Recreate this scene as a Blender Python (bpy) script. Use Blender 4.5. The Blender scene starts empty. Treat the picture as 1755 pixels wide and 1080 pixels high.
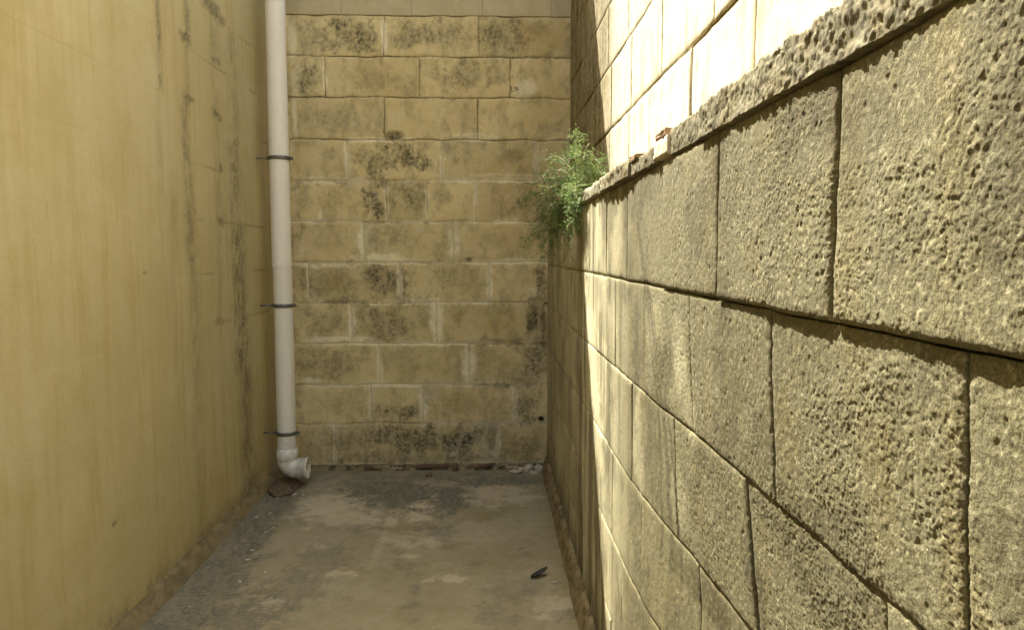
import bpy, bmesh, math, random
import numpy as np
from mathutils import Vector, Matrix

SC = bpy.context.scene
COL = SC.collection
random.seed(7)

# ---------------------------------------------------------------- camera
EYE = 1.43
F = 1270.0                       # focal length in photo pixels (photo 1755 px wide)
PITCH = math.atan(106 / F)
YAW = math.atan(37 / F)
cam_d = bpy.data.cameras.new('camera')
cam = bpy.data.objects.new('camera', cam_d); COL.objects.link(cam)
cam.location = (0, 0, EYE)
cam.rotation_euler = (math.pi / 2 - PITCH, 0, -YAW)
cam_d.sensor_fit = 'HORIZONTAL'; cam_d.sensor_width = 36.0
cam_d.lens = 36.0 * F / 1755
cam_d.clip_start = 0.02; cam_d.clip_end = 3000
SC.camera = cam

# ---------------------------------------------------------------- sky, sun, exposure
SUN_TO = Vector((-0.28, 0.53, 0.88)).normalized()      # towards the sun
w = bpy.data.worlds.new('World'); SC.world = w; w.use_nodes = True
nt = w.node_tree
bg = nt.nodes['Background']
sky = nt.nodes.new('ShaderNodeTexSky'); sky.sky_type = 'NISHITA'; sky.sun_disc = False
sky.sun_elevation = math.asin(SUN_TO.z)
sky.sun_rotation = math.atan2(SUN_TO.x, SUN_TO.y) % (2 * math.pi)
sky.dust_density = 5.0; sky.ozone_density = 0.5
nt.links.new(sky.outputs[0], bg.inputs[0]); bg.inputs[1].default_value = 0.13
sd = bpy.data.lights.new('sun', 'SUN'); sd.energy = 5.0; sd.angle = math.radians(0.5); sd.color = (1.0, 0.95, 0.84)
sun = bpy.data.objects.new('sun', sd); COL.objects.link(sun)
sun.rotation_euler = (-SUN_TO).to_track_quat('-Z', 'Y').to_euler(); sun.location = (-3, 4, 9)
SC.view_settings.view_transform = 'Standard'; SC.view_settings.look = 'None'
SC.view_settings.exposure = 2.35; SC.view_settings.gamma = 1.0; SC.view_settings.use_curve_mapping = False
SC.cycles.max_bounces = 10; SC.cycles.diffuse_bounces = 8

# ---------------------------------------------------------------- layout (metres; floor z = 0)
XL = -1.39       # face of the wall on the left
YB = 4.84        # face of the back wall
XR = 0.374       # face of the low block wall
XU = 0.515       # face of the sunlit wall behind it
CRS = 0.267      # one course

# photo pixel -> point on one of those planes
_cp, _sp, _cy, _sy = math.cos(PITCH), math.sin(PITCH), math.cos(YAW), math.sin(YAW)
_fw = np.array([_sy * _cp, _cy * _cp, -_sp]); _rt = np.array([_cy, -_sy, 0.0]); _up = np.cross(_rt, _fw)
def hit(px, py, axis, val):
    d = _fw * F + _rt * (px - 877.5) - _up * (py - 540.0)
    val = val - (EYE if axis == 2 else 0)
    p = d * (val / d[axis])
    return np.array([p[0], p[1], p[2] + EYE])

# ---------------------------------------------------------------- numpy noise
_rng = np.random.RandomState(5)
_TAB = _rng.rand(256, 256)
_TX = _rng.rand(256, 256); _TY = _rng.rand(256, 256); _TV = _rng.rand(256, 256)
def vnoise(x, y, seed=0):
    x = x + seed * 17.31; y = y + seed * 9.77
    i = np.floor(x).astype(int); j = np.floor(y).astype(int)
    u = x - i; v = y - j
    u = u * u * (3 - 2 * u); v = v * v * (3 - 2 * v)
    i0 = i & 255; i1 = (i + 1) & 255; j0 = j & 255; j1 = (j + 1) & 255
    return (_TAB[i0, j0] * (1 - u) + _TAB[i1, j0] * u) * (1 - v) + (_TAB[i0, j1] * (1 - u) + _TAB[i1, j1] * u) * v
def fbm(x, y, scale, octv=4, seed=0):
    s = 0.0; a = 0.5; n = 0.0; f = 1.0 / scale
    for k in range(octv):
        s = s + a * vnoise(x * f, y * f, seed + k * 3.1); n += a; a *= 0.55; f *= 2.03
    return s / n
def worley(x, y, cell, seed=0):
    x = x / cell + seed * 13.7; y = y / cell + seed * 7.3
    i = np.floor(x).astype(int); j = np.floor(y).astype(int)
    best = np.full(x.shape, 9.0); val = np.zeros(x.shape)
    for di in (-1, 0, 1):
        for dj in (-1, 0, 1):
            a = (i + di) & 255; b = (j + dj) & 255
            dx = i + di + 0.15 + 0.7 * _TX[a, b] - x; dy = j + dj + 0.15 + 0.7 * _TY[a, b] - y
            d = dx * dx + dy * dy
            m = d < best
            best = np.where(m, d, best); val = np.where(m, _TV[a, b], val)
    return np.sqrt(best), val
def sstep(a, b, x):
    t = np.clip((x - a) / (b - a), 0, 1); return t * t * (3 - 2 * t)

# stains: soft ellipses with ragged edges, given on a plane as (u, v, ru, rv, strength)
def blobs(u, v, lst, seed=0, rag=0.9, warp=0.02, soft=1.0):
    wu = u + (fbm(u, v, 0.09, 3, seed + 1) - .5) * warp * 2
    wv = v + (fbm(u, v, 0.09, 3, seed + 2) - .5) * warp * 2
    br = .6 * fbm(u, v, 0.06, 4, seed + 3) + .4 * fbm(u * 1.6, v, 0.018, 3, seed + 4)
    out = np.zeros(np.shape(u))
    for (cu, cv, ru, rv, s) in lst:
        m = (np.abs(u - cu) < ru * 1.9 + warp) & (np.abs(v - cv) < rv * 1.9 + warp)
        if not np.any(m): continue
        r = np.sqrt(((wu[m] - cu) / ru) ** 2 + ((wv[m] - cv) / rv) ** 2)
        val = s * sstep(.85 + .5 * soft, .85 - .5 * soft, r + (br[m] - .5) * rag * 2)
        out[m] = np.maximum(out[m], val)
    return out
def px_blobs(lst, axis, val):
    out = []
    for (px, py, rx, ry, s) in lst:
        c = hit(px, py, axis, val); a = hit(px + rx, py, axis, val); b = hit(px, py + ry, axis, val)
        if axis == 1:   out.append((c[0], c[2], abs(a[0] - c[0]), abs(b[2] - c[2]), s))
        elif axis == 0:
            a2 = hit(px - rx, py, axis, val)
            out.append((c[1], c[2], abs(a[1] - a2[1]) / 2, abs(b[2] - c[2]), s))
        else:
            b2 = hit(px, py - ry, axis, val)
            out.append((c[0], c[1], abs(a[0] - c[0]), abs(b[1] - b2[1]) / 2, s))
    return out

# ---------------------------------------------------------------- materials
def rgb(c): return (c[0], c[1], c[2], 1.0)
class NT:
    def __init__(self, name):
        self.m = bpy.data.materials.new(name); self.m.use_nodes = True
        self.t = self.m.node_tree; self.b = self.t.nodes['Principled BSDF']
    def n(self, typ, **kw):
        o = self.t.nodes.new(typ)
        for k, v in kw.items(): setattr(o, k, v)
        return o
    def l(self, a, b): self.t.links.new(a, b)
    def mix(self, fac, a, b, blend='MIX'):
        o = self.n('ShaderNodeMix', data_type='RGBA', blend_type=blend)
        for i, s in ((0, fac), (6, a), (7, b)):
            if isinstance(s, (int, float)): o.inputs[i].default_value = s
            elif isinstance(s, tuple): o.inputs[i].default_value = rgb(s)
            else: self.l(s, o.inputs[i])
        return o.outputs[2]
    def math(self, op, a, b=0.0, clamp=False):
        o = self.n('ShaderNodeMath', operation=op, use_clamp=clamp)
        for i, s in ((0, a), (1, b)):
            if isinstance(s, (int, float)): o.inputs[i].default_value = s
            else: self.l(s, o.inputs[i])
        return o.outputs[0]
    def ramp(self, v, lo, hi, a=0.0, b=1.0):
        o = self.n('ShaderNodeMapRange', clamp=True)
        self.l(v, o.inputs[0])
        for i, s in ((1, lo), (2, hi), (3, a), (4, b)): o.inputs[i].default_value = s
        return o.outputs[0]
    def noise(self, scale, detail=4.0, rough=0.55, vec=None, stretch=None):
        g = self.pos
        if stretch:
            mp = self.n('ShaderNodeMapping'); mp.inputs['Scale'].default_value = stretch
            self.l(g, mp.inputs[0]); g = mp.outputs[0]
        o = self.n('ShaderNodeTexNoise'); o.inputs['Scale'].default_value = scale
        o.inputs['Detail'].default_value = detail; o.inputs['Roughness'].default_value = rough
        self.l(g, o.inputs['Vector'])
        return o.outputs['Fac']
    @property
    def pos(self):
        if not hasattr(self, '_p'): self._p = self.n('ShaderNodeNewGeometry').outputs['Position']
        return self._p
    def bump(self, h, strength, dist):
        o = self.n('ShaderNodeBump'); o.inputs['Strength'].default_value = strength; o.inputs['Distance'].default_value = dist
        self.l(h, o.inputs['Height']); self.l(o.outputs[0], self.b.inputs['Normal'])
    def done(self, col, rough=0.9, spec=0.2):
        if isinstance(col, tuple): self.b.inputs['Base Color'].default_value = rgb(col)
        else: self.l(col, self.b.inputs['Base Color'])
        if isinstance(rough, (int, float)): self.b.inputs['Roughness'].default_value = rough
        else: self.l(rough, self.b.inputs['Roughness'])
        self.b.inputs['Specular IOR Level'].default_value = spec
        return self.m

def stone(name, ca, cb, mould, light, warm, bump=0.4, bdist=0.002, fine=160.0, vary=0.10, streak=0.0, streak_col=(0.3, 0.2, 0.09), speck=0.12):
    """masonry surface: two base tones, per-block variation, then the stain masks
    (R dark growth, G pale mortar or lime, B warm brown; R and B also carry painted shade) broken up by noise"""
    N = NT(name)
    at = N.n('ShaderNodeAttribute', attribute_name='mask')
    sep = N.n('ShaderNodeSeparateColor'); N.l(at.outputs['Color'], sep.inputs[0])
    big = N.noise(2.3, 5.0); mid = N.noise(14.0, 6.0, 0.65); med = N.noise(46.0, 5.0, 0.7); fin = N.noise(fine, 5.0, 0.7)
    c = N.mix(N.ramp(big, 0.32, 0.68), ca, cb)
    c = N.mix(N.ramp(mid, 0.40, 0.75, 0.0, 0.35), c, warm)
    oi = N.n('ShaderNodeObjectInfo')
    v = N.ramp(oi.outputs['Random'], 0.0, 1.0, 1.0 - vary, 1.0 + vary)
    hsv = N.n('ShaderNodeHueSaturation'); N.l(c, hsv.inputs['Color']); N.l(v, hsv.inputs['Value']); c = hsv.outputs[0]
    if streak > 0:
        st = N.noise(6.0, 5.0, 0.6, stretch=(2.2, 2.2, 0.16))
        c = N.mix(N.ramp(st, 0.48, 0.72, 0.0, streak), c, streak_col)
    c = N.mix(N.math('MULTIPLY', sep.outputs[2], N.ramp(mid, 0.25, 0.7, 0.45, 1.0)), c, warm)
    c = N.mix(N.math('MULTIPLY', sep.outputs[1], N.ramp(med, 0.3, 0.55, 0.65, 1.0)), c, light)
    mm = N.math('MULTIPLY', sep.outputs[0], N.ramp(N.math('ADD', N.math('MULTIPLY', fin, 0.4), N.math('MULTIPLY', med, 0.6)), 0.40, 0.58, 0.30, 1.15), True)
    c = N.mix(mm, c, mould)
    g = N.ramp(fin, 0.3, 0.7, 1.0 - speck, 1.0 + speck)
    hs2 = N.n('ShaderNodeHueSaturation'); N.l(c, hs2.inputs['Color']); N.l(g, hs2.inputs['Value'])
    h = N.math('ADD', fin, N.math('MULTIPLY', mid, 1.5))
    N.bump(h, bump, bdist)
    return N.done(hs2.outputs[0], 0.92, 0.15)

M = {}
M['lime'] = stone('limestone', (0.68, 0.57, 0.31), (0.60, 0.49, 0.25), (0.105, 0.095, 0.052), (0.84, 0.77, 0.53), (0.50, 0.365, 0.145), 0.5, 0.003, 130, 0.10)
M['lime_top'] = stone('limestone_newer', (0.54, 0.47, 0.30), (0.50, 0.425, 0.26), (0.12, 0.10, 0.055), (0.6, 0.54, 0.37), (0.46, 0.36, 0.18), 0.3, 0.002, 130)
M['render'] = stone('limewash', (0.56, 0.49, 0.28), (0.50, 0.43, 0.23), (0.10, 0.095, 0.058), (0.59, 0.52, 0.33), (0.45, 0.35, 0.155), 0.25, 0.0015, 90, 0.012, 0.35, (0.44, 0.35, 0.16), 0.05)
M['pale'] = stone('pale_limestone', (0.66, 0.62, 0.47), (0.60, 0.555, 0.40), (0.10, 0.08, 0.033), (0.70, 0.67, 0.54), (0.30, 0.235, 0.095), 0.35, 0.002, 120, 0.05, 0.10, (0.48, 0.42, 0.24))
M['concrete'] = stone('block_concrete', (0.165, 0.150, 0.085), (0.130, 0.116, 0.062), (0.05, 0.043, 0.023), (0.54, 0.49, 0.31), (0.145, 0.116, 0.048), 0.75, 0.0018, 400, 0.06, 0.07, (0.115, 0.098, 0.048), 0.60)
M['mortar'] = stone('mortar_core', (0.50, 0.42, 0.24), (0.44, 0.36, 0.19), (0.06, 0.052, 0.029), (0.68, 0.60, 0.38), (0.40, 0.29, 0.125), 0.6, 0.003, 150)
M['cap'] = stone('rough_mortar', (0.165, 0.15, 0.092), (0.132, 0.117, 0.07), (0.06, 0.052, 0.03), (0.42, 0.38, 0.25), (0.20, 0.16, 0.078), 0.6, 0.003, 260, 0.06, 0.0, (0.2, 0.1, 0.1), 0.25)
M['fillet'] = stone('damp_fillet', (0.25, 0.205, 0.108), (0.205, 0.165, 0.084), (0.07, 0.058, 0.029), (0.42, 0.355, 0.21), (0.23, 0.165, 0.065), 0.5, 0.003, 150)
M['floor'] = stone('screed', (0.335, 0.295, 0.185), (0.285, 0.25, 0.15), (0.118, 0.115, 0.082), (0.53, 0.455, 0.30), (0.20, 0.17, 0.072), 0.5, 0.003, 110, 0.0, 0.0, (0, 0, 0), 0.10)

def simple(name, c, rough=0.6, spec=0.3, var=0.25, scale=25.0, bump=0.0, metal=0.0, stretch=None):
    N = NT(name); n = N.noise(scale, 5.0, 0.6, stretch=stretch)
    d = tuple(x * (1 - var) for x in c); e = tuple(min(1, x * (1 + var)) for x in c)
    N.b.inputs['Metallic'].default_value = metal
    if bump: N.bump(n, bump, 0.002)
    return N.done(N.mix(N.ramp(n, 0.3, 0.7), d, e), rough, spec)
def pvc():
    N = NT('aged_pvc')
    st = N.noise(9.0, 5.0, 0.6, stretch=(1.5, 1.5, 0.12)); fl = N.noise(45.0, 4.0)
    z = N.n('ShaderNodeSeparateXYZ'); N.l(N.pos, z.inputs[0])
    c = N.mix(N.ramp(st, 0.42, 0.72, 0.0, 0.5), (0.80, 0.77, 0.66), (0.66, 0.62, 0.50))
    c = N.mix(N.ramp(fl, 0.55, 0.78, 0.0, 0.35), c, (0.58, 0.53, 0.40))
    d = N.math('MULTIPLY', N.ramp(z.outputs[2], 0.05, 0.45, 0.5, 0.0), N.ramp(fl, 0.35, 0.6))
    c = N.mix(d, c, (0.33, 0.28, 0.18))
    return N.done(c, N.ramp(fl, 0.3, 0.7, 0.38, 0.6), 0.4)
M['pvc'] = pvc()
M['steel'] = simple('clamp_steel', (0.16, 0.155, 0.14), 0.5, 0.4, 0.35, 60, 0.2, 0.6)
M['stem'] = simple('stem', (0.30, 0.26, 0.12), 0.7, 0.2, 0.3, 40)
M['black'] = simple('black_leaf', (0.02, 0.018, 0.015), 0.6, 0.3, 0.4, 60, 0.3)
M['flake'] = simple('paint_flake', (0.48, 0.45, 0.36), 0.7, 0.2, 0.1, 60)
M['chip'] = simple('stone_chip', (0.50, 0.43, 0.30), 0.9, 0.1, 0.25, 70, 0.5)
M['tile'] = simple('clay_tile', (0.27, 0.18, 0.105), 0.85, 0.15, 0.25, 60, 0.5)
M['rust'] = simple('rotten_board', (0.15, 0.095, 0.055), 0.9, 0.1, 0.45, 40, 0.6, 0.0, (1, 1, 5))
M['earth'] = simple('earth', (0.14, 0.105, 0.06), 0.95, 0.05, 0.45, 60, 0.8)
M['ground'] = simple('dusty_ground', (0.30, 0.24, 0.15), 0.95, 0.1, 0.25, 1.2, 0.4)
def leafmat():
    N = NT('feathery_leaf')
    at = N.n('ShaderNodeAttribute', attribute_name='tint')
    c = N.mix(at.outputs['Fac'], (0.06, 0.115, 0.026), (0.24, 0.29, 0.11))
    N.done(c, 0.6, 0.25)
    tr = N.n('ShaderNodeBsdfTranslucent'); N.l(c, tr.inputs[0])
    ms = N.n('ShaderNodeMixShader'); ms.inputs[0].default_value = 0.35
    N.l(N.b.outputs[0], ms.inputs[1]); N.l(tr.outputs[0], ms.inputs[2])
    N.l(ms.outputs[0], N.t.nodes['Material Output'].inputs[0])
    return N.m
M['leaf'] = leafmat()

# ---------------------------------------------------------------- object helpers
def link(name, me, mat, parent=None, loc=(0, 0, 0)):
    o = bpy.data.objects.new(name, me); COL.objects.link(o)
    if mat: me.materials.append(mat)
    o.location = loc
    if parent: o.parent = parent; o.location = Vector(loc) - parent.matrix_world.translation if parent.type == 'EMPTY' else Vector(loc)
    return o
def thing(name, label, cat, loc=(0, 0, 0), group=None):
    o = bpy.data.objects.new(name, None); COL.objects.link(o); o.empty_display_size = 0.1
    o.location = loc; o['label'] = label; o['category'] = cat
    o.matrix_world = Matrix.Translation(loc)
    if group: o['group'] = group
    return o
def raw_mesh(name, co, quads, mask=None, smooth=True):
    me = bpy.data.meshes.new(name)
    co = np.asarray(co, dtype=np.float32); quads = np.asarray(quads, dtype=np.int32)
    me.vertices.add(len(co)); me.vertices.foreach_set('co', co.ravel())
    me.loops.add(quads.size); me.loops.foreach_set('vertex_index', quads.ravel())
    me.polygons.add(len(quads))
    me.polygons.foreach_set('loop_start', np.arange(len(quads), dtype=np.int32) * 4)
    me.polygons.foreach_set('loop_total', np.full(len(quads), 4, dtype=np.int32))
    me.polygons.foreach_set('use_smooth', np.full(len(quads), smooth, dtype=bool))
    if mask is not None:
        a = me.attributes.new('mask', 'FLOAT_COLOR', 'POINT')
        a.data.foreach_set('color', np.asarray(mask, dtype=np.float32).ravel())
    me.update(calc_edges=True)
    return me

def axis_pts(a, b, cell, edge=True):
    n = max(2, int(round((b - a) / cell)))
    p = np.linspace(a, b, n + 1)
    if edge and cell > 0.004:
        p = np.concatenate([[a, a + 0.0012, a + 0.0035], p[1:-1], [b - 0.0035, b - 0.0012, b]])
    return p

PLANES = {   # plane -> (position of (u, v, n))
    'left':  lambda u, v, n: np.stack([XL + n, u, v], -1),
    'back':  lambda u, v, n: np.stack([u, YB - n, v], -1),
    'right': lambda u, v, n: np.stack([XR - n, u, v], -1),
    'upper': lambda u, v, n: np.stack([XU - n, u, v], -1),
}
FLIP = {'left': False, 'back': False, 'right': True, 'upper': True}

def block(name, plane, u0, u1, v0, v1, cell, hfun, mfun, mat, parent, depth=0.06, proud=0.0, tilt=(0, 0), wob=0.004):
    """one masonry block: displaced front face plus sides running back into the wall"""
    U = axis_pts(u0, u1, cell); V = axis_pts(v0, v1, cell)
    nu, nv = len(U), len(V)
    uu, vv = np.meshgrid(U, V, indexing='ij'); uu = uu.ravel(); vv = vv.ravel()
    d = np.minimum(np.minimum(uu - u0, u1 - uu), np.minimum(vv - v0, v1 - vv))
    h = hfun(uu, vv, d) + proud + tilt[0] * (uu - (u0 + u1) / 2) + tilt[1] * (vv - (v0 + v1) / 2)
    mask = np.ones((len(uu), 4)); mask[:, 0:3] = np.clip(mfun(uu, vv, d), 0, 1)
    # joints wander a little: one continuous field, so that neighbours still meet
    du = (fbm(uu, vv, .09, 4, 180) - .5) * wob * 2; dv = (fbm(uu, vv, .11, 4, 190) - .5) * wob * 2
    uu = uu + du; vv = vv + dv
    pos = PLANES[plane](uu, vv, h)
    idx = np.arange(nu * nv).reshape(nu, nv)
    q = np.stack([idx[:-1, :-1], idx[1:, :-1], idx[1:, 1:], idx[:-1, 1:]], -1).reshape(-1, 4)
    ring = np.concatenate([idx[:, 0], idx[-1, 1:], idx[-2::-1, -1], idx[0, -2:0:-1]])
    back = PLANES[plane](uu[ring], vv[ring], np.full(len(ring), -depth))
    front2 = pos[ring]
    base = nu * nv; m = len(ring)
    allco = np.concatenate([pos, front2, back])
    amask = np.concatenate([mask, mask[ring], mask[ring]])
    k = np.arange(m); k2 = (k + 1) % m
    s = np.stack([base + k, base + m + k, base + m + k2, base + k2], -1)
    qs = np.concatenate([q, s])
    if FLIP[plane]: qs = qs[:, ::-1]
    c = PLANES[plane](np.array([(u0 + u1) / 2]), np.array([(v0 + v1) / 2]), np.array([0.0]))[0]
    me = raw_mesh(name, allco - c, qs, amask)
    return link(name, me, mat, parent, tuple(c))

def sheet(name, plane, u0, u1, v0, v1, cell, hfun, mfun, mat, parent, thick=0.2):
    """the mortar body behind the blocks: gridded front, closed box behind"""
    U = np.linspace(u0, u1, max(2, int((u1 - u0) / cell)) + 1); V = np.linspace(v0, v1, max(2, int((v1 - v0) / cell)) + 1)
    return block_from(name, plane, U, V, hfun, mfun, mat, parent, thick)
def block_from(name, plane, U, V, hfun, mfun, mat, parent, depth):
    nu, nv = len(U), len(V)
    uu, vv = np.meshgrid(U, V, indexing='ij'); uu = uu.ravel(); vv = vv.ravel()
    d = np.full(len(uu), 1.0)
    pos = PLANES[plane](uu, vv, hfun(uu, vv, d))
    mask = np.ones((len(uu), 4)); mask[:, 0:3] = np.clip(mfun(uu, vv, d), 0, 1)
    idx = np.arange(nu * nv).reshape(nu, nv)
    q = np.stack([idx[:-1, :-1], idx[1:, :-1], idx[1:, 1:], idx[:-1, 1:]], -1).reshape(-1, 4)
    ring = np.concatenate([idx[:, 0], idx[-1, 1:], idx[-2::-1, -1], idx[0, -2:0:-1]])
    back = PLANES[plane](uu[ring], vv[ring], np.full(len(ring), -depth)); base = nu * nv; m = len(ring)
    k = np.arange(m); k2 = (k + 1) % m
    s = np.stack([base + k, base + m + k, base + m + k2, base + k2], -1)
    co = np.concatenate([pos, pos[ring], back])
    # a flat back face
    bc = PLANES[plane](np.array([U[0], U[-1], U[-1], U[0]]), np.array([V[0], V[0], V[-1], V[-1]]), np.full(4, -depth))
    b0 = len(co); co = np.concatenate([co, bc])
    qs = np.concatenate([q, s, [[b0 + 3, b0 + 2, b0 + 1, b0]]])
    if FLIP[plane]: qs = qs[:, ::-1]
    am = np.concatenate([mask, mask[ring], mask[ring], np.tile([0, 0, 0, 1.0], (4, 1))])
    return link(name, raw_mesh(name, co, qs, am), mat, parent)

def bm_obj(name, bm, mat, parent=None, smooth=True, loc=(0, 0, 0)):
    me = bpy.data.meshes.new(name); bm.normal_update(); bm.to_mesh(me); bm.free()
    for p in me.polygons: p.use_smooth = smooth
    return link(name, me, mat, parent, loc)

def sweep(bm, pts, radii, seg=24, caps=True):
    """tube through points with a radius each"""
    rings = []; prev = None
    for i, p in enumerate(pts):
        a = pts[max(0, i - 1)]; b = pts[min(len(pts) - 1, i + 1)]
        t = (b - a).normalized()
        if prev is None:
            ref = Vector((0, 1, 0)) if abs(t.y) < 0.9 else Vector((1, 0, 0))
            x = t.cross(ref).normalized()
        else:
            x = (prev - t * prev.dot(t)).normalized()
        prev = x; y = t.cross(x)
        rings.append([bm.verts.new(p + (x * math.cos(2 * math.pi * k / seg) + y * math.sin(2 * math.pi * k / seg)) * radii[i]) for k in range(seg)])
    for r0, r1 in zip(rings, rings[1:]):
        for k in range(seg): bm.faces.new((r0[k], r0[(k + 1) % seg], r1[(k + 1) % seg], r1[k]))
    if caps:
        bm.faces.new(rings[0][::-1]); bm.faces.new(rings[-1])
    return rings

# ================================================================ SETTING
# open ground beyond the passage
bm = bmesh.new()
g = 600.0
vs = [bm.verts.new((x, y, -0.012)) for x, y in ((-g, -g), (g, -g), (g, g), (-g, g))]
bm.faces.new(vs)
o = bm_obj('ground', bm, M['ground'], smooth=False); o['kind'] = 'structure'

# --- floor of the passage
FL_DARK = px_blobs([(690, 850, 75, 26, .95), (770, 858, 40, 26, .9), (640, 835, 70, 16, .8), (850, 825, 110, 12, .75), (720, 818, 190, 8, .55),
    (455, 885, 28, 34, .95), (440, 925, 25, 40, .8), (490, 855, 30, 18, .8), (400, 960, 40, 40, .7), (370, 1010, 50, 50, .65), (420, 1050, 90, 50, .6),
    (520, 1000, 50, 40, .45), (560, 960, 40, 30, .4), (330, 1070, 60, 40, .7), (745, 908, 30, 8, .5), (600, 905, 60, 7, .35), (880, 1010, 50, 25, .35), (850, 1060, 40, 30, .35)], 2, 0.0)
FL_LITE = px_blobs([(560, 868, 60, 26, .75), (600, 890, 80, 20, .6), (720, 875, 28, 20, .8), (860, 850, 60, 22, .5), (700, 930, 80, 10, .4), (560, 940, 30, 10, .4),
    (760, 995, 40, 8, .6), (590, 985, 25, 6, .6), (460, 1040, 25, 20, .45), (950, 1040, 40, 30, .45), (650, 935, 8, 40, .25), (700, 955, 20, 6, .45)], 2, 0.0)
FL_WARM = px_blobs([(830, 887, 45, 12, .8), (880, 868, 40, 10, .5), (810, 880, 20, 12, .55), (700, 905, 60, 10, .45), (830, 955, 120, 30, .42), (680, 985, 90, 25, .40), (600, 1050, 60, 30, .3), (720, 1050, 60, 30, .35), (690, 925, 40, 10, .5), (900, 1040, 60, 40, .3)], 2, 0.0)
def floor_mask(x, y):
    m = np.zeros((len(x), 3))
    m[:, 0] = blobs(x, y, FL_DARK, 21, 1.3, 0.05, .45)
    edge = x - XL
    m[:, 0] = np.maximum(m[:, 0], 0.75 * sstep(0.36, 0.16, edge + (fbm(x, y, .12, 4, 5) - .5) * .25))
    st = fbm(x * 2.0 + y * .7 + .1 * fbm(x, y, .15, 3, 10), y * .5 - x * .3, .05, 4, 9)                     # trowel scratches
    m[:, 0] *= 0.75 + 0.5 * sstep(.30, .62, st)
    m[:, 1] = blobs(x, y, FL_LITE, 22, 1.2, 0.04, .5)
    m[:, 2] = blobs(x, y, FL_WARM, 23, 1.3, 0.06, .55)
    r = fbm(x, y, .28, 5, 31)                                            # tide lines of dried puddles
    m[:, 2] = np.maximum(m[:, 2], 0.55 * sstep(.016, .0, np.abs(r - .52)) * sstep(.4, .6, fbm(x, y, .5, 2, 33)))
    m[:, 0] = np.maximum(m[:, 0], 0.5 * sstep(.62, .75, fbm(x, y, .12, 5, 41)))
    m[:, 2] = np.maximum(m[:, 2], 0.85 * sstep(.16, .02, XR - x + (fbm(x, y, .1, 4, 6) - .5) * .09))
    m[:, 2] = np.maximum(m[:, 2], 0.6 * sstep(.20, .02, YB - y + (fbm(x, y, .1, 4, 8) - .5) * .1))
    return m
def floor_h(x, y):
    t = blobs(x, y, FL_DARK, 21, 1.1, 0.05)
    s = fbm(x * 3.0 + y * 1.2, y * .35, .05, 3, 9)
    return (fbm(x, y, .6, 3, 11) - .5) * .012 + (fbm(x, y, .05, 4, 12) - .5) * .0035 - t * .003 + t * (s - .5) * .005
def floor_grid(name, y0, y1, cell):
    X = np.linspace(XL - 0.05, XR + 0.05, int((XR - XL + 0.1) / cell) + 1); Y = np.linspace(y0, y1, int((y1 - y0) / cell) + 1)
    xx, yy = np.meshgrid(X, Y, indexing='ij'); xx = xx.ravel(); yy = yy.ravel()
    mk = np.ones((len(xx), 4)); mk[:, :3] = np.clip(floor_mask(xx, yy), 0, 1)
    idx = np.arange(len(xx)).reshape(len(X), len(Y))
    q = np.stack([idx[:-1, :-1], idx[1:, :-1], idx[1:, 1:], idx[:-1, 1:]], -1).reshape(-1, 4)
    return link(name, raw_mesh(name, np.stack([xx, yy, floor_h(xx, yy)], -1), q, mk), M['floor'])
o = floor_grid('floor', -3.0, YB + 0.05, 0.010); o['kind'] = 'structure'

# ================================================================ BACK WALL: weathered limestone courses
wall_b = thing('limestone_wall', 'mould-stained ochre limestone block wall closing the far end of the passage', 'wall', (-0.4, YB, 0))
B_DARK = px_blobs([(600, 62, 52, 30, .85), (550, 66, 50, 28, .55), (720, 55, 60, 26, .7), (780, 62, 40, 30, .55), (860, 60, 42, 30, .75), (690, 68, 30, 25, .6),
    (528, 130, 26, 34, .75), (640, 135, 40, 22, .45), (790, 125, 50, 28, .62), (850, 128, 28, 22, .5), (735, 120, 20, 30, .4), (570, 205, 62, 28, .45), (525, 200, 20, 30, .4), (800, 200, 15, 25, .3),
    (640, 282, 26, 28, .80), (690, 265, 26, 24, .95), (730, 278, 11, 16, .98), (715, 262, 20, 14, .7), (872, 262, 22, 14, .45), (885, 270, 10, 12, .4), (620, 262, 20, 16, .5),
    (642, 352, 20, 30, 1.0), (700, 340, 28, 26, .8), (655, 310, 30, 10, .6), (905, 345, 30, 24, .85), (930, 375, 18, 40, .95), (510, 318, 16, 10, .7), (525, 345, 14, 30, .35),
    (645, 410, 22, 30, .5), (690, 412, 22, 28, .5), (600, 445, 25, 5, .6), (510, 400, 10, 45, .6), (802, 445, 14, 4, .95), (765, 400, 10, 25, .3), (560, 400, 40, 25, .22),
    (655, 485, 34, 34, .85), (560, 485, 55, 28, .45), (765, 480, 28, 22, .42), (520, 470, 20, 30, .5), (800, 480, 25, 20, .35), (900, 480, 35, 20, .2),
    (665, 553, 48, 30, .70), (565, 553, 45, 28, .55), (600, 520, 60, 4, .7), (700, 520, 30, 4, .7), (912, 540, 12, 36, .95), (925, 480, 10, 45, .85), (930, 560, 8, 60, .8), (870, 585, 50, 4, .6),
    (560, 620, 62, 30, .55), (680, 615, 60, 26, .35), (912, 615, 24, 32, .75), (855, 657, 40, 5, .85), (880, 640, 35, 20, .4),
    (690, 705, 45, 14, .90), (650, 700, 30, 12, .5), (905, 695, 26, 34, .75), (580, 690, 60, 28, .32), (790, 700, 60, 18, .3),
    (590, 762, 62, 32, .55), (690, 748, 70, 26, .92), (790, 750, 60, 26, .85), (860, 765, 50, 28, .55), (640, 785, 120, 14, .65), (800, 785, 120, 12, .6), (905, 770, 30, 25, .6), (540, 770, 30, 30, .4)], 1, YB)
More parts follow.
